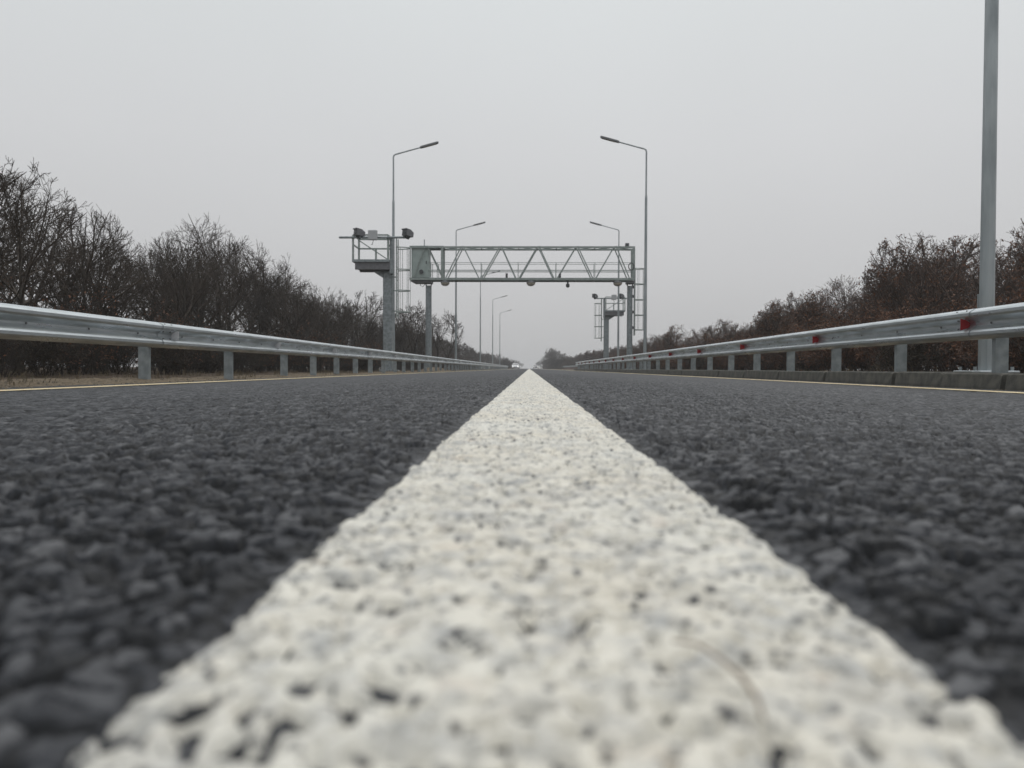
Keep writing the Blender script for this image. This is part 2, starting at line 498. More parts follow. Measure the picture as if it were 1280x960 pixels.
agg_gap_shade = np.clip(smooth01(0.05, 0.30, edge)*(0.15+0.85*np.mod(rid*5.71, 1)), 0, 1)*fade + 0.44*(1-fade)  # random tone per stone; gaps darkened as binder and as painted shade
at_ = road.data.attributes.new('aggregate_gap_shade', 'FLOAT', 'POINT')
at_.data.foreach_set('value', agg_gap_shade.ravel().astype(np.float32))
tag(road, kind='structure')

LX0, LX1 = -0.0715, 0.0835                 # the painted line straddles the crown, a touch to the right of the lens
cols = np.where((ax > LX0-0.016) & (ax < LX1+0.016))[0]
lx, ly = GX[:, cols], GY[:, cols]
ed = edge[:, cols]
ragged = (vnoise(lx, ly, 40, 21)-0.5)*0.0030 + (vnoise(lx, ly, 190, 22)-0.5)*0.0040
inside = np.minimum(lx-LX0, LX1-lx) + ragged*fade[:, cols]
thick = 0.0013 + (vnoise(lx, ly, 120, 23)-0.5)*0.0010*fade[:, cols]
pit = smooth01(0.58, 0.76, vnoise(lx, ly, 240, 31))*smooth01(0.34, 0.58, vnoise(lx, ly, 60, 32)) + 0.9*smooth01(0.60, 0.80, vnoise(lx, ly, 330, 33))
thick = thick - pit*0.0038*fade[:, cols]
thick = np.where(inside < 0.0015, np.minimum(thick, inside*0.9), thick)
st_l = stone[:, cols]
filled = st_l*0.42 + 0.0013 + (vnoise(lx, ly, 85, 41)-0.5)*0.0011 + (vnoise(lx, ly, 210, 42)-0.5)*0.0009
d_ = np.clip(0.5+0.5*(st_l-filled)/0.0010, 0, 1)
soft = filled*(1-d_)+st_l*d_+0.0012*d_*(1-d_)*0.5     # the paint fills the gaps and rides over the taller stones
soft = np.maximum(soft, st_l)
fd = fade[:, cols]
edge_in = smooth01(-0.0005, 0.006, inside)
paint_z = crown(lx) - 0.001 + st_l*fd*(1-edge_in) + soft*fd*edge_in + thick*1.0 + 0.0004 + (1-fd)*0.003*edge_in
keep = (thick > -0.0048).ravel()
line = link('centre_line', grid_mesh('centre_line', lx, ly, paint_z, keep), M['paint'])
tag(line, kind='structure')

def edge_line(xc, w):
    ys = axis_y()[::6]
    xs = np.linspace(xc-w/2, xc+w/2, 5)
    X, Y = np.meshgrid(xs, ys)
    o = link('edge_line', grid_mesh('edge_line', X, Y, crown(X)+0.0055), M['edge'])
    return tag(o, kind='structure')
edge_line(-3.75, 0.20)
edge_line(3.75, 0.20)

# ------------------------------------------------------------------ ground
def ground_z(x, y):
    x = np.asarray(x, float); y = np.asarray(y, float)
    n = (vnoise(x, y, 0.9, 51)-0.5)*0.06 + (vnoise(x, y, 3.5, 52)-0.5)*0.05 + (vnoise(x, y, 11, 53)-0.5)*0.03
    left = np.interp(-x, [0, 4.0, 4.12, 4.35, 4.8, 5.6, 7.5, 12, 60, 900], [-0.32, -0.32, -0.135, -0.112, -0.10, -0.115, -0.16, -0.14, 0.0, 0.0])
    right = np.interp(x, [0, 4.25, 4.42, 4.60, 5.2, 7.5, 12, 60, 900], [-0.32, -0.32, -0.06, 0.015, 0.0, -0.06, -0.05, 0.0, 0.0])
    # beyond the end of the kerb the right verge lies as low as the left one
    low = np.interp(x, [0, 4.0, 4.15, 4.6, 900], [-0.32, -0.32, -0.14, -0.10, -0.06])
    t = smooth01(70, 80, y)
    z = np.where(x < 0, left, right*(1-t)+low*t)
    heap = 0.24*np.exp(-((x+5.25)/0.45)**2 - ((y-42.5)/4.0)**2)   # little heap of soil at the foot of the gantry
    amt = np.where(np.abs(x) > 4.05, smooth01(4.05, 4.8, np.abs(x))*0.8+0.2, 0)
    amt = np.where((x > 0) & (x < 4.45), 0, amt)
    return z + n*amt + heap
gx = np.array(sorted(set([round(s*v, 4) for s in (-1,1) for v in [0,2,3.9,4.0,4.06,4.12,4.2,4.25,4.3,4.35,4.42,4.5,4.6,4.7,4.8,4.95,5.1,5.3,5.6,6,6.5,7,7.6,8.3,9.2,10.5,12,14,16,19,23,28,36,50,80,140,250,500,900]])))
gy = np.array(list(np.arange(-8, 4, 1.0)) + list(np.arange(4, 30, 0.12)) + growing(30.2, 0.2, 0.02, 1600.0))
X, Y = np.meshgrid(gx, gy)
ground = link('ground', grid_mesh('ground', X, Y, ground_z(X, Y)), M['ground'])
tag(ground, kind='structure')

# ------------------------------------------------------------------ guardrails
BEAM = [(0.012,0.156),(0.030,0.150),(0.066,0.131),(0.083,0.112),(0.083,0.084),(0.068,0.064),(0.018,0.030),(0.004,0.012),(0.004,-0.012),
        (0.018,-0.030),(0.068,-0.064),(0.083,-0.084),(0.083,-0.112),(0.066,-0.131),(0.030,-0.150),(0.012,-0.156)]
def beam_piece(side, xf, z, y0, y1, out):
    """corrugated W section; side +1 stands right of the road and faces left"""
    mb = MB()
    front = [(xf - side*(d-0.083+out), z+h) for d, h in BEAM]
    back = [(xf - side*(d-0.083+out-0.005), z+h) for d, h in reversed(BEAM)]
    n = max(1, int((y1-y0)/2))
    prof = front+back; k = len(prof); v, f = [], []
    ys = np.linspace(y0, y1, n+1)
    for y in ys: v += [(a, float(y), b) for a, b in prof]
    f += [tuple(range(k)), tuple(range((n+1)*k-1, n*k-1, -1))]
    for i in range(n):
        f += [(i*k+j, i*k+(j+1)%k, (i+1)*k+(j+1)%k, (i+1)*k+j) for j in range(k)]
    return mb.add(v, f)
def rail_post(side, xc, y, z0, z1):
    """folded C post with a spacer reaching to the beam"""
    w, d, t = 0.125, 0.06, 0.006
    mb = MB()
    x0, x1 = xc-w/2, xc+w/2
    mb.prism([(x0,y),(x1,y),(x1,y+d),(x1-0.022,y+d),(x1-0.022,y+d-t),(x1-t,y+d-t),(x1-t,y+t),(x0+t,y+t),(x0+t,y+d-t),(x0+0.022,y+d-t),(x0+0.022,y+d),(x0,y+d)], 'z', z0, z1)
    return mb
def bolt(x, y, z, side, r=0.014):
    mb = MB()
    mb.tube([(x+side*0.006,y,z),(x-side*0.012,y,z)], r, 6)
    return mb
def guardrail(side, xf, zc, y_start, y_end, posts, joints, refl_y, refl_mat, label, y_bolt):
    root = empty('guardrail', (side*4.6, y_start, 0))
    inv = Vector(root.location)
    def put(mb, name, m, parent=root, smooth=False):
        base = inv if parent is root else inv
        mb.v = [(p[0]-base.x, p[1]-base.y, p[2]-base.z) for p in mb.v]
        return mb.build(name, m, parent, smooth)
    ys = [y_start]+[j for j in joints if y_start < j < y_end]+[y_end]
    for i in range(len(ys)-1):
        b = put(beam_piece(side, xf, zc, ys[i]-(0.16 if i else 0), ys[i+1]+0.16, 0.0085*(i % 2)), 'beam', M['galv'])
        if ys[i] < y_bolt:
            s_ = xf - side*(0.0085*(i % 2))
            for q in np.arange(ys[i]+0.5, ys[i+1]-0.2, 1.0):
                put(bolt(s_+side*0.083, float(q), zc, side, 0.011), 'bolt', M['bolt'], b)
            if i:
                for dy in (-0.09, 0.09):
                    for dz in (0.131, 0.047, -0.047):
                        put(bolt(s_+side*(0.030 if dz > 0.1 else 0.045), ys[i]+dy, zc+dz, side, 0.012), 'bolt', M['bolt'], b)
    xp = xf+side*0.165
    rl = random.Random(3)
    for y in posts:
        z0 = float(ground_z(xp, y))-0.25
        p = rail_post(side, xp, y, z0, zc+0.10)
        po = put(p, 'post', M['galv_dull'])
        po.rotation_euler = (R(rl.uniform(-0.05,0.05)), 0, R(rl.uniform(-0.03,0.03)))
        sp = MB().box(min(xf+side*0.085, xp-side*0.063), max(xf+side*0.085, xp-side*0.063), y+0.01, y+0.055, zc-0.09, zc+0.085)
        put(sp, 'spacer', M['galv_dull'])
    for y in refl_y:
        # a folded tab in the trough of the beam: trapezoid plate facing along the road
        xb = xf+side*0.070; xt = xf-side*0.038
        r = MB().prism([(xb, zc-0.030),(xb, zc+0.036),(xt+side*0.012, zc+0.062),(xt+side*0.012, zc-0.058)], 'y', y, y+0.004)
        rr = put(r, 'reflector', refl_mat)
        put(MB().box(min(xb,xb-side*0.05), max(xb,xb-side*0.05), y+0.006, y+0.075, zc-0.02, zc+0.026), 'bracket', M['galv_dull'], rr)
    return tag(root, label, 'guardrail')
left_posts = [3.8, 6.42, 9.19, 11.81, 14.49] + [16.48+2*k for k in range(74)]
rail_l = guardrail(-1, -4.50, 0.455, 3.4, 164.6, left_posts, [3.5+6.02*k for k in range(1, 28)], [9.72+4.02*k for k in range(38)], M['white_refl'],
          'galvanised steel guardrail along the left road edge with small white reflectors', 34)
rail_r = guardrail(1, 4.42, 0.523, 3.1, 73.6, [3.57+2.0*k for k in range(35)], [8.0+6*k for k in range(0, 12)], [7.95+4.1*k for k in range(16)], M['red'],
          'galvanised steel guardrail along the right road edge with red reflectors, behind the concrete kerb', 30)

# the further barrier, set back from the road, weathered to brown
fb = empty('road_barrier', (9.2, 150, 0))
def off(mb, o): mb.v = [(p[0]-o[0], p[1]-o[1], p[2]-o[2]) for p in mb.v]; return mb
o9 = tuple(fb.location)
pts = [(9.6, 148), (9.4, 175), (9.0, 205), (8.8, 240), (8.8, 262)]
for a, b in zip(pts[:-1], pts[1:]):
    mb = MB(); n = [(0, 0.72), (-0.06, 0.66), (-0.06, 0.60), (0, 0.54), (-0.06, 0.48), (-0.06, 0.42), (0, 0.36), (0.05, 0.36), (0.05, 0.72)]
    v = [(a[0]+u, a[1], w) for u, w in n]+[(b[0]+u, b[1], w) for u, w in n]; k = len(n)
    mb.add(v, [tuple(range(k)), tuple(range(2*k-1, k-1, -1))]+[(i, (i+1) % k, k+(i+1) % k, k+i) for i in range(k)])
    off(mb, o9).build('beam', M['galv_dull'], fb)
for y in np.arange(149, 262, 4.0):
    x = np.interp(y, [p[1] for p in pts], [p[0] for p in pts])
    off(MB().box(x+0.052, x+0.152, y, y+0.1, -0.3, 0.66), o9).build('post', M['rust'], fb)
for a, b in zip(pts[:-1], pts[1:]):
    mb = MB().add([(a[0]+0.2,a[1],-0.25),(b[0]+0.2,b[1],-0.25),(b[0]+0.2,b[1],0.34),(a[0]+0.2,a[1],0.34),(a[0]+0.4,a[1],-0.25),(b[0]+0.4,b[1],-0.25),(b[0]+0.4,b[1],0.34),(a[0]+0.4,a[1],0.34)],
                  [(0,1,2,3),(4,7,6,5),(3,2,6,7),(0,3,7,4),(1,5,6,2),(0,4,5,1)])
    off(mb, o9).build('footing_wall', M['rust'], fb)
tag(fb, 'low brownish barrier far off on the right, beyond the end of the kerbed guardrail', 'barrier')

# ------------------------------------------------------------------ kerb stones
prof = [(0.005,-0.35),(0.0,-0.09),(0.016,0.026),(0.034,0.040),(0.150,0.040),(0.160,0.030),(0.160,-0.35)]
def kerb_variant(name, seed):
    rr = random.Random(seed); mb = MB(); n = 24; k = len(prof); v = []
    L = 2.015 if seed != 2 else 0.995
    for i in range(n+1):
        y = L*i/n
        c = 0.012 if i in (0, n) else 0.0
        for j, (u, w) in enumerate(prof):
            jit = 0.0016 if 1 <= j <= 4 else 0
            v.append((u+rr.uniform(-jit,jit), y, w - (c if w > 0 else 0) + rr.uniform(-jit,jit)))
    f = [tuple(range(k)), tuple(range((n+1)*k-1, n*k-1, -1))]
    for i in range(n): f += [(i*k+j, i*k+(j+1) % k, (i+1)*k+(j+1) % k, (i+1)*k+j) for j in range(k)]
    return mb.add(v, f).build(name, M['concrete'], None)
kv = [kerb_variant('kerb_stone', 0), kerb_variant('kerb_stone', 1), kerb_variant('kerb_stone', 2), kerb_variant('kerb_stone', 2)]
kg = 'concrete kerb stones under the right guardrail'
y = 4.93; k = 0; ki = 0
rk = random.Random(4)
while y < 72.5:
    short = (k == 1)
    for part in range(2 if short else 1):
        if short: o = kv[2+part]
        elif ki < 1: o = kv[0]
        elif ki == 3: o = kv[1]
        else:
            o = kv[k % 2].copy(); COL.objects.link(o)
        o.location = (4.24+rk.uniform(-0.006,0.006), y+part*1.012, rk.uniform(-0.006,0.004))
        o.rotation_euler.z = rk.uniform(-0.003,0.003)
        if ki == 1: lab = 'short grey kerb stone, the nearer of a butted pair below the near right lamp post'
        elif ki == 2: lab = 'short grey kerb stone, the farther of a butted pair below the near right lamp post'
        elif ki < 12: lab = 'long dark concrete kerb stone under the right guardrail, %s from the right edge' % ordinal(ki)
        else: lab = 'long dark grey concrete kerb stone in the distant stretch under the right guardrail'
        tag(o, lab, 'kerb stone', kg)
        ki += 1
    k += 1; y += 2.085

# ------------------------------------------------------------------ street lamps
def make_lamp(H=10.1):
    root = empty('street_lamp')
    base = MB().cbox(-0.27, 0.27, -0.2, 0.2, 0.03, 0.055, 0.006)
    base.build('base_plate', M['galv'], root)
    for sx in (-1, 1):
        for sy in (-1, 1):
            MB().tube([(sx*0.21, sy*0.15, 0.05), (sx*0.21, sy*0.15, 0.10)], 0.02, 6).build('bolt', M['galv_dull'], root)
    p = MB()
    p.tube([(0,0,0.05),(0,0,2.6),(0,0,5.2),(0,0,7.9),(0,0,8.0)], [0.082,0.074,0.066,0.058,0.048], 8)
    p.build('pole', M['pole'], root)
    MB().cbox(-0.06, 0.06, -0.0945, -0.0785, 0.55, 0.95, 0.006).build('hatch', M['pole'], root)
    a = MB()
    a.tube([(0,0,7.98),(0,0,H-0.12),(0.02,0,H-0.03),(0.10,0,H+0.02),(0.6,0,H+0.155),(1.30,0,H+0.345)], [0.042,0.036,0.036,0.034,0.031,0.030], 8)
    a.build('arm', M['pole'], root)
    h = MB()
    sl = math.tan(R(15.2))
    n = [(0,-0.05),(0.10,-0.10),(0.78,-0.10),(0.86,-0.05),(0.86,0.05),(0.78,0.10),(0.10,0.10),(0,0.05)]
    v = [(1.24+u, w, H+0.33+u*sl-0.035) for u, w in n]+[(1.24+u, w*0.85, H+0.33+u*sl+0.045) for u, w in n]
    h.add(v, [tuple(range(7,-1,-1)), tuple(range(8,16))]+[(i,(i+1)%8,8+(i+1)%8,8+i) for i in range(8)])
    hd = h.build('lamp_head', M['led'], root)
    g = MB()
    v = [(1.24+u, w, H+0.33+u*sl-0.041) for u, w in [(0.2,-0.08),(0.76,-0.08),(0.76,0.08),(0.2,0.08)]]
    v += [(p_[0], p_[1], p_[2]-0.008) for p_ in v]
    g.add(v, [(0,1,2,3),(7,6,5,4),(0,4,5,1),(1,5,6,2),(2,6,7,3),(3,7,4,0)])
    g.build('lens', M['lens'], hd)
    return root
lamp0 = make_lamp()
LAMPS = [ # x, y, label
    (5.30, 9.05, 'near grey lamp pole behind the right guardrail, rising out of the top of the picture'),
    (5.30, 35.4, 'tall slim street lamp on the right, its arm reaching left, beside the gantry ladder'),
    (6.40, 55.6, 'street lamp on the right standing behind the truss gantry, arm reaching left'),
    (-6.37, 35.9, 'tall slim street lamp behind the left camera platform, arm reaching right'),
    (-5.30, 55.4, 'street lamp on the left seen through the truss, its head just above it'),
    (-5.30, 83.0, 'distant street lamp on the left whose head is hidden behind the truss'),
    (-5.30, 111.0, 'distant street lamp on the left, second last of the row towards the horizon'),
    (-5.30, 138.0, 'farthest and shortest looking street lamp of the left row towards the horizon'),
]
for i, (x, y, lab) in enumerate(LAMPS):
    o = lamp0 if i == 0 else copy_tree(lamp0)
    gz = float(ground_z(x, y))
    o.location = (x, y, max(gz-0.02, -0.11) if i else 0.0)
    o.rotation_euler.z = math.pi if x > 0 else 0.0
    tag(o, lab, 'street lamp', 'street lamps along both road edges')

# ------------------------------------------------------------------ camera platforms (mirrored pair)
def rung_ladder(root, x0, x1, y, z0, z1, cage=None):
    ld = MB()
    ld.tube([(x0,y,z0),(x0,y,z1)], 0.022, 6)
    l = ld.build('ladder_rail', M['truss'], root)
    MB().tube([(x1,y,z0),(x1,y,z1)], 0.022, 6).build('ladder_rail', M['truss'], root)
    z = z0+0.15
    while z < z1:
        MB().tube([(x0,y,z),(x1,y,z)], 0.014, 6).build('rung', M['truss'], root); z += 0.3
    return l
def camera_box(root, x, y, z, d, s):
    """enforcement camera in a hooded housing, on a bracket; d is the tilt of the housing"""
    mb = MB()
    # shell: side profile (y, z), extruded along x
    pr = [(-0.26,-0.16),(0.24,-0.16),(0.24,0.10),(0.02,0.21),(-0.34,0.21),(-0.34,0.17),(-0.26,0.15)]
    mb.prism(pr, 'x', -0.2, 0.2)
    cm = mb.build('camera', M['housing'], root)
    cm.location = (x, y, z); cm.rotation_euler = (R(-8), 0, d); cm.scale = (0.78, 0.78, 0.78)
    MB().tube([(0,-0.262,0.0),(0,-0.285,0.0)], 0.085, 14).build('lens', M['glass'], cm)
    MB().cbox(-0.17, 0.17, -0.272, -0.262, -0.13, 0.12, 0.003).build('front_plate', M['dark'], cm)
    MB().prism([(-0.2,-0.165),(0.14,-0.165),(0.08,-0.30),(-0.06,-0.30)], 'x', -0.05, 0.05).build('bracket', M['dark'], cm)
    return cm
def make_platform(s, loc, label):
    """s=-1 left of the road, +1 mirrored to the right; local x grows outwards from the post"""
    root = empty('camera_platform', loc)
    def X(a, b): return (min(s*a, s*b), max(s*a, s*b))
    z0, zd = -0.25, 4.78
    # octagonal-edged square post
    x0, x1 = X(-0.20, 0.20)
    MB().cbox(x0, x1, -0.2, 0.2, z0, 4.37, 0.03).build('post', M['galv_dull'], root)
    MB().cbox(*X(-0.34, 0.34), -0.34, 0.34, z0, 0.02, 0.02).build('base_plate', M['galv_dull'], root)
    # bracket under the cantilever
    a = [(0.203, 4.37), (0.62, 4.37), (0.62, 4.31), (0.203, 4.04)]
    MB().box(*X(-0.15, 1.3), -0.385, 0.385, 4.40, 4.52).build('cross_member', M['dark'], root)
    MB().prism([(s*u, w) for u, w in a], 'y', -0.12, 0.12).build('bracket', M['galv_dull'], root)
    # deck: two channel beams with cross members and a chequer plate
    dk = MB()
    dk.box(*X(-0.14, 1.47), -0.62, -0.54, 4.69, 4.80)
    dk.box(*X(-0.14, 1.47), 0.54, 0.62, 4.69, 4.80)
    dk.box(*X(-0.14, -0.06), -0.538, 0.538, 4.69, 4.80)
    dk.box(*X(1.39, 1.47), -0.538, 0.538, 4.69, 4.80)
    dk.build('deck_frame', M['galv_dull'], root)
    MB().box(*X(-0.055, 1.385), -0.535, 0.535, 4.72, 4.75).build('deck_plate', M['housing'], root)
    for yy in (-0.46, 0.46):
        MB().box(*X(-0.16, 1.36), yy-0.07, yy+0.07, 4.375, 4.685).build('beam', M['housing'], root)
    # railing frame
    up = [(-0.1,-0.58),(1.43,-0.58),(1.43,0.58),(-0.1,0.58),(0.66,0.58)]
    for (u, w) in up:
        MB().bar((s*u, w, 4.80), (s*u, w, 5.86 if u != 0.66 else 5.42), 0.075).build('railing_post', M['truss'], root)
    for zz in (5.86, 5.44):
        MB().bar((s*-0.1, 0.58, zz), (s*1.43, 0.58, zz), 0.06).build('handrail', M['truss'], root)
        for u in (-0.1, 1.43):
            MB().bar((s*u, -0.54, zz), (s*u, 0.54, zz), 0.05).build('handrail', M['truss'], root)
    MB().bar((s*-0.1, -0.58, 5.86), (s*1.43, -0.58, 5.86), 0.06).build('handrail', M['truss'], root)
    MB().bar((s*1.38, 0.56, 5.78), (s*-0.05, 0.56, 4.84), 0.045).build('brace', M['truss'], root)
    # thick upright at the inner side, carrying the ladder
    MB().box(*X(-0.27, -0.15), -0.5, -0.1, 4.2, 5.72).build('side_post', M['galv_dull'], root)
    # cross pipe carrying the cameras
    MB().tube([(s*2.02, -0.66, 5.74), (s*-0.90, -0.66, 5.74)], 0.05, 10).build('cross_pipe', M['galv_dull'], root)
    camera_box(root, s*1.13, -0.66, 5.92, R(-48), s)
    camera_box(root, s*-0.98, -0.66, 5.90, R(-38), s)
    # pale radar box in the middle
    bx = MB().cbox(*X(0.33, 0.72), -0.88, -0.72, 5.60, 6.03, 0.025).build('radar_box', M['box'], root)
    MB().tube([(s*0.5, -0.80, 5.60), (s*0.55, -0.78, 5.40), (s*0.62, -0.66, 5.44)], 0.012, 6).build('cable', M['dark'], bx)
    # caged ladder
    lx = -0.40
    for yy in (-0.22, 0.22):
        MB().bar((s*lx, yy, 2.3), (s*lx, yy, 5.8), 0.045).build('ladder_rail', M['truss'], root)
    z = 2.45
    while z < 5.7:
        MB().tube([(s*lx, -0.2, z), (s*lx, 0.2, z)], 0.014, 6).build('rung', M['truss'], root); z += 0.3
    for zz in (5.38, 4.42, 3.50, 2.56):
        pts = [(s*(lx-0.58*math.sin(t)), -0.30*math.cos(t)*1.1, zz) for t in np.linspace(0, math.pi, 13)]
        MB().tube(pts, 0.024, 6).build('cage_hoop', M['truss'], root)
    for t in np.linspace(0.32, math.pi-0.32, 5):
        px, py = s*(lx-0.58*math.sin(t)), -0.33*math.cos(t)
        MB().tube([(px, py, 2.56), (px, py, 5.38)], 0.011, 5).build('cage_bar', M['truss'], root)
    for zz in (2.6, 3.5, 4.1):
        MB().bar((s*-0.2, 0, zz), (s*lx, 0, zz), 0.05).build('ladder_bracket', M['truss'], root)
    return tag(root, label, 'camera platform', 'speed camera platforms on single posts')
make_platform(-1, (-6.26, 34.0, -0.02), 'near grey steel camera platform on a single post with caged ladder, behind the left guardrail')
make_platform(1, (6.27, 63.0, 0.0), 'small distant camera platform on a single post, to the right under the truss gantry')

# ------------------------------------------------------------------ truss gantry over the road
GYC = 49.5                                    # middle of the truss, which is a metre deep
gan = empty('truss_gantry', (0, GYC, 0))
def gp(mb, name, m, parent=gan, smooth=False): return mb.build(name, m, parent, smooth)
Zb, Zt, HD = 5.74, 7.76, 0.5
XL, XR = -7.66, 6.66
tops = [-6.62, -4.33, -1.88, 0.50, 2.95, 5.38]
bots = [-7.5, -5.42, -3.10, -0.74, 1.68, 4.14, 6.45]
for yy in (-HD, HD):
    gp(MB().bar((XL, yy, Zb), (XR, yy, Zb), 0.15), 'chord', M['truss'])
    gp(MB().bar((XL, yy, Zt), (XR, yy, Zt), 0.11), 'chord', M['truss'])
    seq = []
    for a, b in zip(bots, tops+[None]):
        seq.append((a, Zb));
        if b is not None: seq.append((b, Zt))
    for p, q in zip(seq[:-1], seq[1:]):
        ddx = 0.10 if q[1] > p[1] else -0.10
        gp(MB().bar((p[0]+0.08, yy, p[1]+0.08), (q[0]-0.08, yy, q[1]-0.06), 0.065), 'diagonal', M['truss'])
    gp(MB().bar((XR-0.06, yy, Zb+0.08), (XR-0.06, yy, Zt-0.06), 0.13), 'end_post', M['truss'])
    gp(MB().bar((-5.58, yy, Zb+0.08), (-5.58, yy, Zt-0.06), 0.14), 'end_post', M['truss'])
    gp(MB().bar((XL+0.04, yy, Zb+0.08), (XL+0.04, yy, Zt-0.06), 0.07), 'end_post', M['truss'])
# lacing between the chords, top and bottom
xs = sorted(tops+[-7.5, -5.58, -3.1, -0.7, 1.7, 4.15, 6.5])
for i, (a, b) in enumerate(zip(xs[:-1], xs[1:])):
    e0, e1 = (-HD+0.06, HD-0.06) if i % 2 else (HD-0.06, -HD+0.06)
    gp(MB().bar((a+0.06, e0, Zt+0.004), (b-0.06, e1, Zt+0.004), 0.05), 'lacing_bar', M['truss'])
    gp(MB().bar((a, -HD+0.06, Zt-0.005), (a, HD-0.06, Zt-0.005), 0.05), 'lacing_bar', M['truss'])
    gp(MB().bar((a, -HD+0.08, Zb-0.02), (a, HD-0.08, Zb-0.02), 0.07), 'lacing_bar', M['truss'])
gp(MB().box(XL+0.1, XR-0.1, -HD+0.09, HD-0.09, Zb+0.03, Zb+0.055), 'walkway', M['galv_dull'])
for yy in (-HD+0.1, HD-0.1):
    for zz, w in ((6.80, 0.028), (6.31, 0.048)):
        gp(MB().bar((-6.5, yy, zz), (XR-0.14, yy, zz), w), 'handrail', M['truss'])
    for xx in (-6.3, -5.9, -3.1, -0.74, 1.68, 4.14):
        gp(MB().bar((xx, yy, Zb+0.058), (xx, yy, 6.82), 0.035), 'railing_post', M['truss'])
# posts with heads
for xx, rad in ((-6.50, 0.205), (6.42, 0.19)):
    gp(MB().tube([(xx,0,-0.3),(xx,0,5.36)], [rad, rad*0.93], 12), 'post', M['galv_dull'])
    gp(MB().lathe([(0.34,-0.3),(0.34,0.03),(0.30,0.06),(0.22,0.06)], xx, 0, 16), 'base_plate', M['galv_dull'])
    gp(MB().cbox(xx-0.24, xx+0.24, -0.42, 0.42, 5.50, 5.655, 0.01), 'saddle', M['housing'])
    for sx in (-1, 1):
        gp(MB().bar((xx+sx*0.12, 0, 5.3), (xx+sx*0.2, 0, 5.5), 0.07), 'strut', M['housing'])
# equipment cabinet at the left end
cb = gp(MB().cbox(XL+0.10, -6.42, -0.40, 0.40, Zb+0.10, Zt+0.12, 0.02), 'cabinet', M['cabinet'])
gp(MB().cbox(XL+0.2, -6.5, -0.412, -0.402, Zb+0.2, Zt+0.02, 0.003), 'door', M['cabinet'], cb)
gp(MB().cbox(-6.62, -6.57, -0.44, -0.414, 6.7, 6.9, 0.008), 'handle', M['dark'], cb)
gp(MB().prism([(XL-0.02, Zb-0.08),(-6.62, Zb-0.08),(-6.75, Zb-0.24),(XL+0.28, Zb-0.24)], 'y', -0.40, 0.40), 'cabinet_base', M['housing'])
gp(MB().box(XL, -5.5, -0.52, 0.52, Zt+0.058, Zt+0.085), 'canopy', M['galv_dull'])
gp(MB().tube([(-6.74,-0.3,Zt+0.085),(-6.74,-0.3,Zt+0.52)], 0.03, 8), 'antenna', M['galv_dull'])
gp(MB().tube([(-6.9,-0.44,6.20),(-6.9,-0.62,6.20)], 0.13, 12), 'horn', M['dark'])
gp(MB().tube([(-7.0,-0.3,5.50),(-6.98,-0.3,5.34),(-6.85,-0.3,5.26),(-6.75,-0.3,5.36),(-6.68,-0.3,5.5)], 0.02, 6), 'cable', M['dark'])
# floodlights under the chord
for xx in (-5.38, 0.08, 5.58):
    fl = gp(MB().lathe([(0.17,5.33),(0.24,5.40),(0.285,5.50),(0.285,5.56),(0.16,5.62),(0.05,5.66)], xx, -HD, 20), 'floodlight', M['housing'], smooth=False)
    gp(MB().lathe([(0.11,5.30),(0.165,5.327),(0.163,5.329)], xx, -HD, 20), 'lens', M['lens'], fl)
    gp(MB().lathe([(0.289,5.50),(0.252,5.40),(0.180,5.334),(0.175,5.34),(0.24,5.41),(0.27,5.49)], xx, -HD, 20), 'shade', M['lens'], fl)
# dome camera, small cameras
dc = gp(MB().lathe([(0.03,5.20),(0.10,5.24),(0.125,5.32),(0.11,5.42),(0.06,5.46),(0.05,5.60),(0.08,5.66)], 2.42, -HD, 14), 'dome_camera', M['dark'])
for xx in (-1.46, 1.92):
    c = gp(MB().prism([(-0.08,Zb+0.09),(0.08,Zb+0.09),(0.06,Zb+0.32),(-0.03,Zb+0.36)], 'x', xx-0.07, xx+0.07), 'camera', M['dark'])
    c.location.y = -HD
c = gp(MB().prism([(-0.16,Zt+0.10),(0.14,Zt+0.10),(0.14,Zt+0.26),(-0.16,Zt+0.32)], 'x', 6.10, 6.34), 'camera', M['housing'])
gp(MB().tube([(6.22,-0.165,Zt+0.2),(6.22,-0.19,Zt+0.2)], 0.07, 12), 'lens', M['glass'], c)
gp(MB().box(6.17, 6.27, -0.05, 0.05, Zt+0.01, Zt+0.098), 'bracket', M['dark'], c)
ring = [(6.42+0.17*math.cos(t), -HD-0.1, 6.53+0.22*math.sin(t)) for t in np.linspace(0, 2*math.pi, 21)]
gp(MB().tube(ring, 0.03, 6), 'cable_coil', M['dark'])
# caged ladder outside the right post
lx = 6.72
for yy in (-0.22, 0.22):
    gp(MB().bar((lx, yy, 2.2), (lx, yy, 6.5), 0.05), 'ladder_rail', M['truss'])
z = 2.4
while z < 6.4:
    gp(MB().tube([(lx,-0.2,z),(lx,0.2,z)], 0.014, 6), 'rung', M['truss']); z += 0.3
for zz in (6.46, 5.48, 4.48, 3.50, 2.56):
    gp(MB().tube([(lx+0.6*math.sin(t), -0.33*math.cos(t), zz) for t in np.linspace(0, math.pi, 13)], 0.028, 6), 'cage_hoop', M['truss'])
for t in np.linspace(0.4, math.pi-0.4, 4):
    gp(MB().tube([(lx+0.6*math.sin(t), -0.33*math.cos(t), 2.56), (lx+0.6*math.sin(t), -0.33*math.cos(t), 6.46)], 0.011, 5), 'cage_bar', M['truss'])
for zz in (2.7, 3.7, 4.7, 5.3):
    gp(MB().box(6.60, lx-0.03, -0.06, 0.06, zz-0.09, zz+0.09), 'ladder_bracket', M['housing'])
tag(gan, 'grey steel truss gantry spanning the road with a greenish cabinet at its left end', 'gantry')

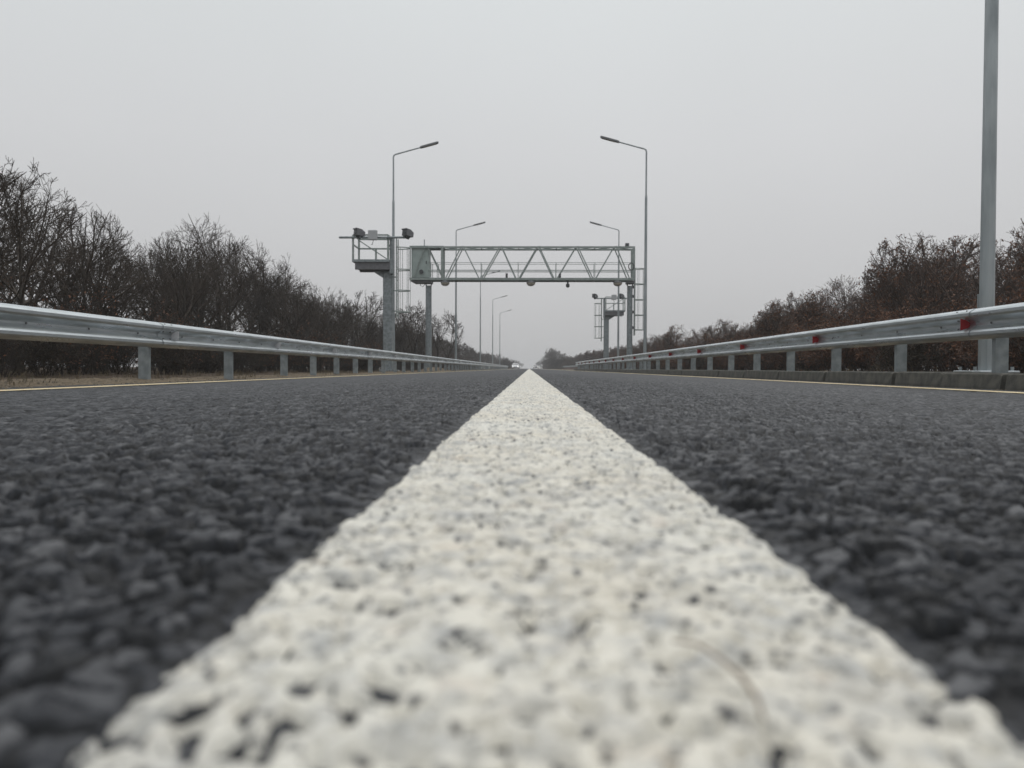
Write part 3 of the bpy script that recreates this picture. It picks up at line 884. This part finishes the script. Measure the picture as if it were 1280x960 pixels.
# ------------------------------------------------------------------ cars
def make_car(loc, paint, label, rz=0.0):
    root = empty('car', loc, rz)            # nose towards -y
    W = 0.86
    side = [(-2.15,0.32),(-2.2,0.55),(-2.1,0.72),(-1.2,0.90),(-0.95,0.93),(1.55,0.96),(2.1,0.94),(2.15,0.6),(2.1,0.32)]
    def loft(prof, w0, w1, z0, z1, name, m, parent=root):
        mb = MB(); n = len(prof); rows = []
        for k, t in enumerate((-1,-0.93,0.93,1)):
            sh = 0.94 if abs(t) == 1 else 1.0
            for (a, b) in prof:
                w = w0+(w1-w0)*max(0,min(1,(b-z0)/(z1-z0)))
                rows.append((t*w, a*(sh if abs(t)==1 else 1), b if abs(t) < 1 else 0.55+(b-0.55)*0.97 if name == 'body' else b-0.02*(b > z0)))
        f = [tuple(range(n)), tuple(range(4*n-1, 3*n-1, -1))]
        for k in range(3): f += [(k*n+i, k*n+(i+1)%n, (k+1)*n+(i+1)%n, (k+1)*n+i) for i in range(n)]
        return mb.add(rows, f).build(name, m, parent, False)
    body = loft(side, W, W, 0.3, 1.0, 'body', paint)
    cab = [(-0.98,0.925),(-0.22,1.36),(0.1,1.43),(0.95,1.43),(1.2,1.38),(1.75,0.95)]
    loft(cab, 0.82, 0.62, 0.93, 1.43, 'cabin', paint)
    MB().add([(-0.70,-0.915,0.985),(0.70,-0.915,0.985),(0.58,-0.30,1.33),(-0.58,-0.30,1.33),(-0.70,-0.895,0.965),(0.70,-0.895,0.965),(0.58,-0.28,1.31),(-0.58,-0.28,1.31)],
             [(0,1,2,3),(7,6,5,4),(0,4,5,1),(1,5,6,2),(2,6,7,3),(3,7,4,0)]).build('windscreen', M['glass'], root)
    for s in (-1, 1):
        MB().add([(s*0.822,-0.72,0.99),(s*0.822,1.45,0.99),(s*0.672,1.05,1.33),(s*0.672,-0.16,1.33),(s*0.80,-0.72,0.99),(s*0.80,1.45,0.99),(s*0.65,1.05,1.33),(s*0.65,-0.16,1.33)],
                 [(0,1,2,3),(7,6,5,4),(0,4,5,1),(1,5,6,2),(2,6,7,3),(3,7,4,0)]).build('side_window', M['glass'], root)
        MB().cbox(min(s*0.50,s*0.80), max(s*0.50,s*0.80), -2.225, -2.10, 0.60, 0.74, 0.02).build('headlight', M['headlight'], root)
        MB().cbox(min(s*0.86,s*1.0), max(s*0.86,s*1.0), -0.72, -0.60, 0.95, 1.07, 0.02).build('mirror', paint, root)
        for yy in (-1.35, 1.3):
            wh = MB().tube([(s*0.70,yy,0.32),(s*0.885,yy,0.32)], 0.32, 18).build('wheel', M['tyre'], root)
            MB().tube([(s*0.886,yy,0.32),(s*0.895,yy,0.32)], 0.2, 14).build('rim', M['galv_dull'], wh)
    MB().cbox(-0.45, 0.45, -2.222, -2.17, 0.42, 0.58, 0.01).build('grille', M['dark'], root)
    return tag(root, label, 'car')
def rz(x): return float(crown(np.array(x)))
make_car((-3.45, 193, rz(-3.45)), M['carwhite'], 'white oncoming car with lit headlights far off at the end of the left guardrail')
make_car((2.3, 268, rz(2.3)), M['cardark'], 'tiny dark car with lit headlights near the horizon, right of the white line tip')

# ------------------------------------------------------------------ trees and shrubs
def grow(rng, mb_by_level, tips, p, d, length, r, level, P):
    nseg = P['seg'][level]
    pts, rad = [p.copy()], [r]
    dd = d.copy()
    step = length/nseg
    end = P['taper'][level]
    for i in range(nseg):
        w = P['wander'][level]
        dd = (dd + Vector((rng.gauss(0,w), rng.gauss(0,w), rng.gauss(0,w)+P['up'][level]))).normalized()
        nx = pts[-1]+dd*step
        if P.get('env') and level >= 1:
            eh, ew = P['env']
            q = Vector((nx.x/ew, nx.y/ew, (nx.z-0.56*eh)/(0.44*eh)))
            ang_ = math.atan2(q.y, q.x)
            lim = 1.0+0.07*math.sin(3*ang_+P['ph'])+0.06*math.sin(5*ang_+7*q.z+P['ph']*2)
            if q.length > lim*rng.uniform(0.96, 1.06):
                if i == 0 and level >= 2: return
                nx = pts[-1]+(dd+Vector((0,0,0.25)))*step*0.45
                pts.append(nx); rad.append(r*end); break
        pts.append(nx)
        rad.append(r*(1-(1-end)*(i+1)/nseg))
    nseg = len(pts)-1
    mb_by_level[min(level, 1)].tube(pts, [max(x, P['rmin']) for x in rad], P['sides'][level], cap=False)
    if level >= P['levels']:
        tips.append((pts[-1], dd)); tips.append((pts[len(pts)//2], dd)); return
    n = P['n'][level]
    n = max(2, int(round(n*rng.uniform(0.8,1.2))))
    for k in range(n):
        t = P['from'][level] + (1-P['from'][level])*(k+rng.random())/n
        t = min(t, 0.999)
        i = int(t*nseg); fr = t*nseg-i
        q = pts[i].lerp(pts[i+1], fr)
        tdir = (pts[i+1]-pts[i]).normalized()
        a = tdir.orthogonal().normalized()
        a.rotate(Matrix.Rotation(rng.uniform(0, 2*math.pi), 3, tdir))
        ang = R(rng.uniform(*P['ang'][level]))
        nd = (tdir*math.cos(ang)+a*math.sin(ang)).normalized()
        ln = length*P['ratio'][level]*rng.uniform(0.6,1.15)*(1.15-0.55*t if level else 1.2-0.5*t)
        rr = min(rad[i]*0.8, rad[i]*P['rr'][level])
        grow(rng, mb_by_level, tips, q, nd, ln, rr, level+1, P)

def tree_params(kind):
    if kind == 'tree':
        return dict(levels=4, seg=[6,7,5,3,2], wander=[0.09,0.12,0.14,0.16,0.16], up=[0.03,0.03,0.05,0.05,0.04], taper=[0.35,0.22,0.25,0.35,0.5],
                    sides=[7,5,4,3,3], n=[10,7,5,4], ang=[(25,60),(22,50),(22,52),(22,52)], ratio=[1.15,0.56,0.50,0.5], rr=[0.62,0.52,0.5,0.55],
                    rmin=0.0065, **{'from':[0.28,0.18,0.12,0.1]})
    return dict(levels=3, seg=[5,4,3,2], wander=[0.13,0.18,0.2,0.2], up=[0.05,0.07,0.05,0.03], taper=[0.3,0.3,0.4,0.5],
                sides=[4,4,3,3], n=[7,6,5], ang=[(25,60),(25,65),(25,65)], ratio=[0.55,0.55,0.5], rr=[0.6,0.6,0.6],
                rmin=0.0045, **{'from':[0.12,0.12,0.1]})

def leaf_mesh(rng, tips, frac, size, name, m, parent):
    mb = MB(); v, f = [], []
    for (p, d) in tips:
        if rng.random() > frac: continue
        for _ in range(rng.randint(1,3)):
            c = p + Vector((rng.gauss(0,0.06), rng.gauss(0,0.06), rng.gauss(0,0.06)))
            a = Vector((rng.gauss(0,1), rng.gauss(0,1), rng.gauss(0,1))).normalized()
            b = a.orthogonal().normalized(); b.rotate(Matrix.Rotation(rng.uniform(0,6.28), 3, a))
            s = size*rng.uniform(0.6,1.3)
            c2 = a.cross(b)
            k = len(v)
            v += [c-b*s, c+c2*s*0.45-a*s*0.1, c+b*s, c-c2*s*0.45-a*s*0.1]
            f.append((k,k+1,k+2,k+3))
    me = bpy.data.meshes.new(name); me.from_pydata(v, [], f); me.update()
    return link(name, me, m, parent)

def make_tree(seed, H, stems, lean, wood, twig, leaf=None, leaf_frac=0.0, kind='tree', wide=0.36, far=False, dense=False):
    rng = random.Random(seed)
    P = tree_params(kind)
    P['env'] = (H, H*wide); P['ph'] = rng.uniform(0, 6.28)
    if dense: P.update(rmin=0.012, n=[9,6,5,3])
    if far: P.update(rmin=0.022, n=[9,7,5,2])
    root = empty('tree')
    mbs = [MB(), MB()]; tips = []
    for s_ in range(stems):
        g = rng.uniform(0, 6.28)
        d = Vector((math.cos(g)*0.18*(stems > 1)+lean, math.sin(g)*0.18*(stems > 1), 1)).normalized()
        p = Vector((math.cos(g)*0.15*(stems > 1), math.sin(g)*0.15*(stems > 1), -0.25))
        hh = H*(0.72 if s_ == 0 else rng.uniform(0.55,0.68))
        grow(rng, mbs, tips, p, d, hh, 0.014*H*(1 if s_ == 0 else 0.8)+0.01, 0, P)
    link2(mbs[0], 'trunk', wood, root)
    link2(mbs[1], 'crown', twig, root)
    if leaf: leaf_mesh(rng, tips, leaf_frac, 0.055, 'leaves', leaf, root)
    return root
def link2(mb, name, m, parent):
    me = bpy.data.meshes.new(name); me.from_pydata(mb.v, [], mb.f); me.update()
    return link(name, me, m, parent, True)
def make_shrub(seed, H, stems, leaf, frac, wood, rmin=0.0045):
    rng = random.Random(seed); P = tree_params('shrub'); P['rmin'] = rmin
    root = empty('shrub')
    mbs = [MB(), MB()]; tips = []
    for s_ in range(stems):
        g = rng.uniform(0, 6.28); t = rng.uniform(0.05, 0.75)
        d = Vector((math.cos(g)*t, math.sin(g)*t, 1)).normalized()
        p = Vector((math.cos(g)*rng.uniform(0,0.5), math.sin(g)*rng.uniform(0,0.5), -0.2))
        grow(rng, mbs, tips, p, d, H*rng.uniform(0.6,1.0), 0.022, 0, P)
    mb = mbs[0]; o = len(mb.v); mb.v += mbs[1].v; mb.f += [tuple(i+o for i in f) for f in mbs[1].f]
    link2(mb, 'stems', wood, root)
    leaf_mesh(rng, tips, frac, 0.05, 'leaves', leaf, root)
    return root

WORDS = ['upright','wide crowned','twin stemmed','leaning','slender','three stemmed']
left_kinds = [make_tree(11, 6.4, 1, 0.0, M['bark'], M['twig']), make_tree(12, 6.0, 1, 0.06, M['bark'], M['twig']), make_tree(13, 6.2, 2, 0.0, M['bark'], M['twig']),
              make_tree(14, 6.0, 1, 0.16, M['bark'], M['twig']), make_tree(15, 6.6, 1, -0.04, M['bark'], M['twig']), make_tree(16, 6.0, 3, 0.0, M['bark'], M['twig'])]
far_kinds = [make_tree(51+i, 6.0, 1+(i % 2), 0.0, M['bark'], M['twig'], wide=0.34+0.05*(i % 3), far=True) for i in range(4)]
far_right = [make_tree(61+i, 4.8, 2, 0.0, M['bark'], M['redtwig'], M['deadleaf'], 0.25, wide=0.42, far=True) for i in range(3)]
stand_kinds = [make_tree(81+i, 6.0, (1,2,1)[i], 0.0, M['bark'], M['twig'], wide=(0.34,0.40,0.44)[i], dense=True) for i in range(3)]
right_kinds = [make_tree(21, 4.8, 2, 0.0, M['bark'], M['redtwig'], M['deadleaf'], 0.13), make_tree(22, 4.6, 1, 0.05, M['bark'], M['redtwig'], M['deadleaf'], 0.05), make_tree(23, 4.6, 3, 0.0, M['bark'], M['redtwig'], M['deadleaf'], 0.26),
               make_tree(24, 4.8, 1, -0.1, M['bark'], M['twig']), make_tree(25, 5.0, 2, 0.0, M['bark'], M['redtwig'], M['deadleaf'], 0.06), make_tree(26, 4.6, 3, 0.0, M['bark'], M['redtwig'], M['deadleaf'], 0.15)]
R_WORDS = ['twin stemmed','leaning','leafy','bare','sparse twin stemmed','three stemmed']
used = set()
def place_tree(kinds, k, x, y, s, lab, group, rng):
    if y > 120:
        fk = far_kinds if kinds is left_kinds else far_right
        src = fk[k % len(fk)]
    elif kinds is stand_kinds: src = kinds[k % 3]
    else: src = kinds[k]
    if id(src) in used: o = copy_tree(src)
    else: used.add(id(src)); o = src
    o.location = (x, y, float(ground_z(x, y)))
    o.rotation_euler = (0, 0, rng.uniform(0, 6.28))
    o.scale = (s*rng.uniform(0.92,1.1),)*2 + (s,)
    tag(o, lab, 'tree', group)
    return o
def in_view(x, y, margin=1.25):
    return y > 2 and abs(x+0.022*y)/y < 0.667*margin
rng = random.Random(5)
# left thicket: rows further and further from the road
ROWS_L = [('front', -12.0, 3.3, 0.80, 13, 330), ('second', -14.9, 4.0, 1.0, 15, 360), ('third', -18.2, 4.6, 1.08, 18, 230), ('back', -22.0, 6.0, 1.2, 22, 150)]
for name, x0, step, sc, y0, y1 in ROWS_L:
    y = y0; idx = 0
    while y < y1:
        x = x0+rng.uniform(-0.9,0.9)
        yy = y+rng.uniform(-0.7,0.7)
        k = rng.randrange(6)
        px = VX+x*F_PX/yy
        h = 1.0
        # the outline of the wood in the photograph: dips and humps
        h *= np.interp(px, [-60,0,60,110,180,230,285,330,380,440,520,600,660], [1.02,1.02,0.96,0.9,0.88,1.02,1.15,1.0,0.92,0.92,0.95,0.88,0.85])
        if name != 'front' and 440 < px < 470: h *= 0.9
        if in_view(x, yy):
            near = yy < 75
            lab = ('bare %s tree, %s from the left in the left thicket %s row' % (WORDS[k], ordinal(idx), name)) if near else \
                  'bare tree in the distant part of the thicket behind the left guardrail'
            place_tree(left_kinds, k, x, yy, sc*h*rng.uniform(0.84,1.08), lab, 'bare trees behind the left guardrail', rng)
            idx += 1
        y += step*(1 if y < 50 else 1.5 if y < 90 else 2.6 if y < 160 else 4.5)
# free-standing trees near the gantry foot
for (px, yy, top, k, lab) in [(455, 55, 357, 0, 'bare tree standing out above the thicket just left of the camera platform post'),
                              (512, 62, 372, 4, 'bare upright tree between the camera platform post and the left gantry post'),
                              (549, 66, 383, 1, 'bare wide tree just right of the left gantry post'),
              (437, 52, 372, 3, 'bare leaning tree at the thinning end of the thicket, left of the camera platform'),
              (497, 70, 384, 2, 'bare twin stemmed tree seen through the ladder cage of the near camera platform'),
              (527, 74, 388, 5, 'bare three stemmed tree right behind the left gantry post')]:
    x = (px-VX)/F_PX*yy; H = (VY-top)/F_PX*yy
    place_tree(stand_kinds, k, x, yy, H/6.0, lab, 'bare trees behind the left guardrail', rng)
# right wood
ROWS_R = [('front', 12.8, 3.0, 0.86, 14, 400), ('second', 15.6, 3.6, 0.98, 16, 420), ('third', 18.8, 4.4, 1.06, 20, 240), ('back', 22.6, 5.6, 1.2, 24, 180)]
for name, x0, step, sc, y0, y1 in ROWS_R:
    y = y0; idx = 0
    while y < y1:
        x = x0+rng.uniform(-0.9,0.9)
        yy = y+rng.uniform(-0.7,0.7)
        k = rng.randrange(6)
        px = VX+x*F_PX/yy
        h = np.interp(px, [690,740,850,950,1000,1080,1150,1220,1280,1340], [0.95,0.88,0.84,0.86,0.94,1.00,1.20,1.20,1.18,1.18])
        if in_view(x, yy):
            near = yy < 75
            lab = ('brownish %s tree, %s from the right in the right wood %s row' % (R_WORDS[k], ordinal(idx), name)) if near else \
                  'small brownish tree in the distant part of the wood behind the right guardrail'
            place_tree(right_kinds, k, x, yy, sc*h*rng.uniform(0.74,1.12), lab, 'brownish trees behind the right guardrail', rng)
            idx += 1
        y += step*(1 if y < 50 else 1.5 if y < 90 else 2.6 if y < 160 else 4.5)
# far trees at the end of the road
for (px, yy, top, k, lab) in [(690, 250, 431, 0, 'tall bare tree near the road far off, just right of the white line tip'),]:
    x = (px-VX)/F_PX*yy; H = (VY-top)/F_PX*yy
    place_tree(left_kinds, k, x, yy, H/6.2, lab, 'far trees near the horizon', rng)
for (px, top, yy) in [(670,452,600),(673,451,560),(676,449,520),(679,447,430),(682,444,380),(685,440,335),(687,436,300),(693,434,262),(697,438,258),(701,440,255),(706,443,270),(711,444,262),
                      (716,445,280),(722,444,270),(728,443,262),(734,443,262),(739,442,255),(675,455,450),(683,450,350),(689,446,290),(696,448,240),(704,449,230),(714,450,235),(726,449,228),
                      (652,453,620),(647,450,560),(643,449,470),(637,447,420),(632,446,350),(627,444,330),(620,441,300),(613,440,270),(606,438,240)]:
    x = (px-VX)/F_PX*yy; H = (VY-top)/F_PX*yy
    lab = 'hazy bare tree of the far clump right of the white line tip' if px > VX else 'hazy bare tree of the far woods left of the road near the horizon'
    place_tree(left_kinds, rng.randrange(4), x, yy, H/6.0, lab, 'far trees right of the road near the horizon' if px > VX else 'far trees left of the road near the horizon', rng)

# undergrowth
sh_l = [make_shrub(31, 2.7, 9, M['drybrown'], 0.14, M['shrubwood']), make_shrub(32, 2.4, 10, M['drybrown'], 0.25, M['shrubwood']), make_shrub(33, 2.9, 8, M['deadleaf'], 0.10, M['shrubwood'])]
sh_r = [make_shrub(41, 2.2, 9, M['deadleaf'], 0.3, M['redtwig']), make_shrub(42, 1.9, 10, M['drybrown'], 0.3, M['shrubwood']), make_shrub(43, 2.4, 8, M['deadleaf'], 0.35, M['redtwig'])]
def shrubs(kinds, rows, side_word, edge_word, group, colour):
    allp = []
    for x0, step, y0, y1, sc in rows:
        y = y0
        while y < y1:
            x, yy = x0+rng.uniform(-0.7,0.7), y+rng.uniform(-0.5,0.5)
            if in_view(x, yy, 1.2): allp.append((yy, x, sc))
            y += step*(1 if y < 50 else 1.7 if y < 90 else 3)
    allp.sort()
    for i, (yy, x, sc) in enumerate(allp):
        k = rng.randrange(3)
        src = kinds[k]
        if id(src) in used: o = copy_tree(src)
        else: used.add(id(src)); o = src
        o.location = (x, yy, float(ground_z(x, yy)))
        o.rotation_euler.z = rng.uniform(0, 6.28)
        s = sc*rng.uniform(0.7,1.15); o.scale = (s*1.1, s*1.1, s)
        if i < 20: lab = '%s tangled shrub under the %s trees, %s nearest the %s edge' % (colour, side_word, ordinal(i), edge_word)
        else: lab = '%s tangled shrub far along the undergrowth behind the %s guardrail' % (colour, side_word)
        tag(o, lab, 'shrub', group)
shrubs(sh_l, [(-9.9, 1.7, 11, 150, 0.62), (-11.6, 1.9, 13, 150, 0.72), (-13.6, 2.2, 16, 130, 0.8), (-16.2, 3.0, 19, 120, 0.9), (-24.0, 3.6, 26, 110, 1.2)], 'left', 'left', 'undergrowth behind the left guardrail', 'dark')
shrubs(sh_r, [(10.6, 1.7, 12, 160, 0.75), (12.2, 1.9, 14, 160, 0.88), (14.2, 2.2, 17, 140, 0.95), (16.8, 3.0, 20, 120, 1.0), (24.0, 3.6, 28, 110, 1.2)], 'right', 'right', 'undergrowth behind the right guardrail', 'rusty brown')

sh_far = [make_shrub(71, 2.6, 12, M['drybrown'], 0.3, M['shrubwood'], 0.022), make_shrub(72, 2.3, 12, M['deadleaf'], 0.3, M['shrubwood'], 0.022)]
for i in range(64):
    right = i % 3 != 0
    k = i % 2
    yy = rng.uniform(185, 420) if right else rng.uniform(165, 450)
    x = rng.uniform(7.0, 15) if right else -rng.uniform(6.2, 13)
    if i < 14: yy, x = 215+i*9, 6.9+rng.uniform(0,0.8)
    if right and yy < 265 and x > 8.3: x = rng.uniform(10.5, 15)
    src = sh_far[k]
    if id(src) in used: o = copy_tree(src)
    else: used.add(id(src)); o = src
    o.location = (x, yy, float(ground_z(x, yy))); o.rotation_euler.z = rng.uniform(0, 6.28)
    q = rng.uniform(0.8, 1.25); o.scale = (q*1.2, q*1.2, q)
    tag(o, 'hazy shrub at the foot of the far trees %s of the road near the horizon' % ('right' if x > 0 else 'left'), 'shrub', 'far undergrowth %s of the road' % ('right' if x > 0 else 'left'))

# ------------------------------------------------------------------ dry grass and gravel on the verges
rg = random.Random(77)
v, f = [], []
def blade(x, y, h, w):
    z = float(ground_z(x, y))-0.01
    a = rg.uniform(0, 6.28); lx_, ly_ = math.cos(a), math.sin(a)
    b = rg.uniform(0.1, 0.9)*h; g = rg.uniform(0, 6.28)
    tx, ty = math.cos(g)*b, math.sin(g)*b
    k = len(v)
    v.extend([(x-lx_*w, y-ly_*w, z), (x+lx_*w, y+ly_*w, z), (x+tx*0.35+lx_*w*0.8, y+ty*0.35+ly_*w*0.8, z+h*0.6), (x+tx*0.35-lx_*w*0.8, y+ty*0.35-ly_*w*0.8, z+h*0.6), (x+tx, y+ty, z+h*rg.uniform(0.75,1))])
    f.extend([(k,k+1,k+2,k+3),(k+3,k+2,k+4)])
for _ in range(420):
    side = rg.choice((-1,-1,1))
    y = 5+65*rg.random()**2.0; x = side*(rg.uniform(5.0, 9.5) if side < 0 else rg.uniform(4.75, 9.5))
    if side < 0 and rg.random() < 0.12: x = -rg.uniform(4.45, 4.9)
    for _k in range(rg.randint(5, 16)):
        blade(x+rg.gauss(0,0.06), y+rg.gauss(0,0.06), rg.uniform(0.04, 0.2) if abs(x) > 5.2 else rg.uniform(0.03, 0.10), 0.003+0.0001*y)
me = bpy.data.meshes.new('dry_grass'); me.from_pydata(v, [], f); me.update()
tag(link('dry_grass', me, M['drygrass']), 'thin dry grass tufts on the verges behind the guardrails', 'grass', kind='stuff')
mb = MB()
for _ in range(2600):
    y = 5.5+30*rg.random()**1.8
    x = -rg.uniform(3.98, 5.4) if rg.random() < 0.8 else rg.uniform(4.08, 4.23)
    r_ = rg.uniform(0.004, 0.017)*(1 if x < 0 else 0.6)
    z = float(ground_z(x, y)) if x < -4.12 else float(crown(np.array(x)))+0.001
    n5 = [(x+r_*rg.uniform(0.6,1.2)*math.cos(t+rg.random()*0.6), y+r_*rg.uniform(0.6,1.2)*math.sin(t+rg.random()*0.6), z-0.003) for t in (0,1.57,3.14,4.71)]
    tp = (x+rg.uniform(-0.4,0.4)*r_, y+rg.uniform(-0.4,0.4)*r_, z+r_*rg.uniform(0.4,0.9))
    n6 = [(p_[0]*0.6+tp[0]*0.4, p_[1]*0.6+tp[1]*0.4, tp[2]) for p_ in n5]
    mb.add(n5+n6, [(0,1,5,4),(1,2,6,5),(2,3,7,6),(3,0,4,7),(4,5,6,7)])
me = bpy.data.meshes.new('gravel'); me.from_pydata(mb.v, [], mb.f); me.update()
tag(link('gravel', me, M['gravel']), 'loose sandy gravel along the road edges', 'gravel', kind='stuff')

# ------------------------------------------------------------------ small things
st = MB()
pts = [(0.0295,0.156,0.0062),(0.0325,0.148,0.0085),(0.0350,0.140,0.0088),(0.0372,0.134,0.0080),(0.0380,0.127,0.0070),(0.0372,0.121,0.0062)]
o = st.tube([(p[0], p[1], p[2]-0.001) for p in pts], [0.0003,0.0004,0.0004,0.0005,0.0004,0.0003], 6).build('dry_stalk', M['straw'], None, True)
tag(o, 'thin brown dry plant stalk lying on the white line close to the lens', 'stalk')

# ------------------------------------------------------------------ the misty air
hz = bpy.data.meshes.new('haze')
mb = MB().box(-880, 880, -7.5, 1590, -1.4, 13.0)
hz.from_pydata(mb.v, [], mb.f); hz.update()
hm = bpy.data.materials.new('haze_air'); hm.use_nodes = True
nn = hm.node_tree.nodes; nn.clear()
ho = nn.new('ShaderNodeOutputMaterial'); hv = nn.new('ShaderNodeVolumePrincipled')
hv.inputs['Color'].default_value = (0.93, 0.94, 0.96, 1)
hv.inputs['Density'].default_value = 0.0009
hv.inputs['Anisotropy'].default_value = 0.2
hm.node_tree.links.new(hv.outputs[0], ho.inputs['Volume'])
hobj = link('haze', hz, hm)
tag(hobj, kind='stuff')
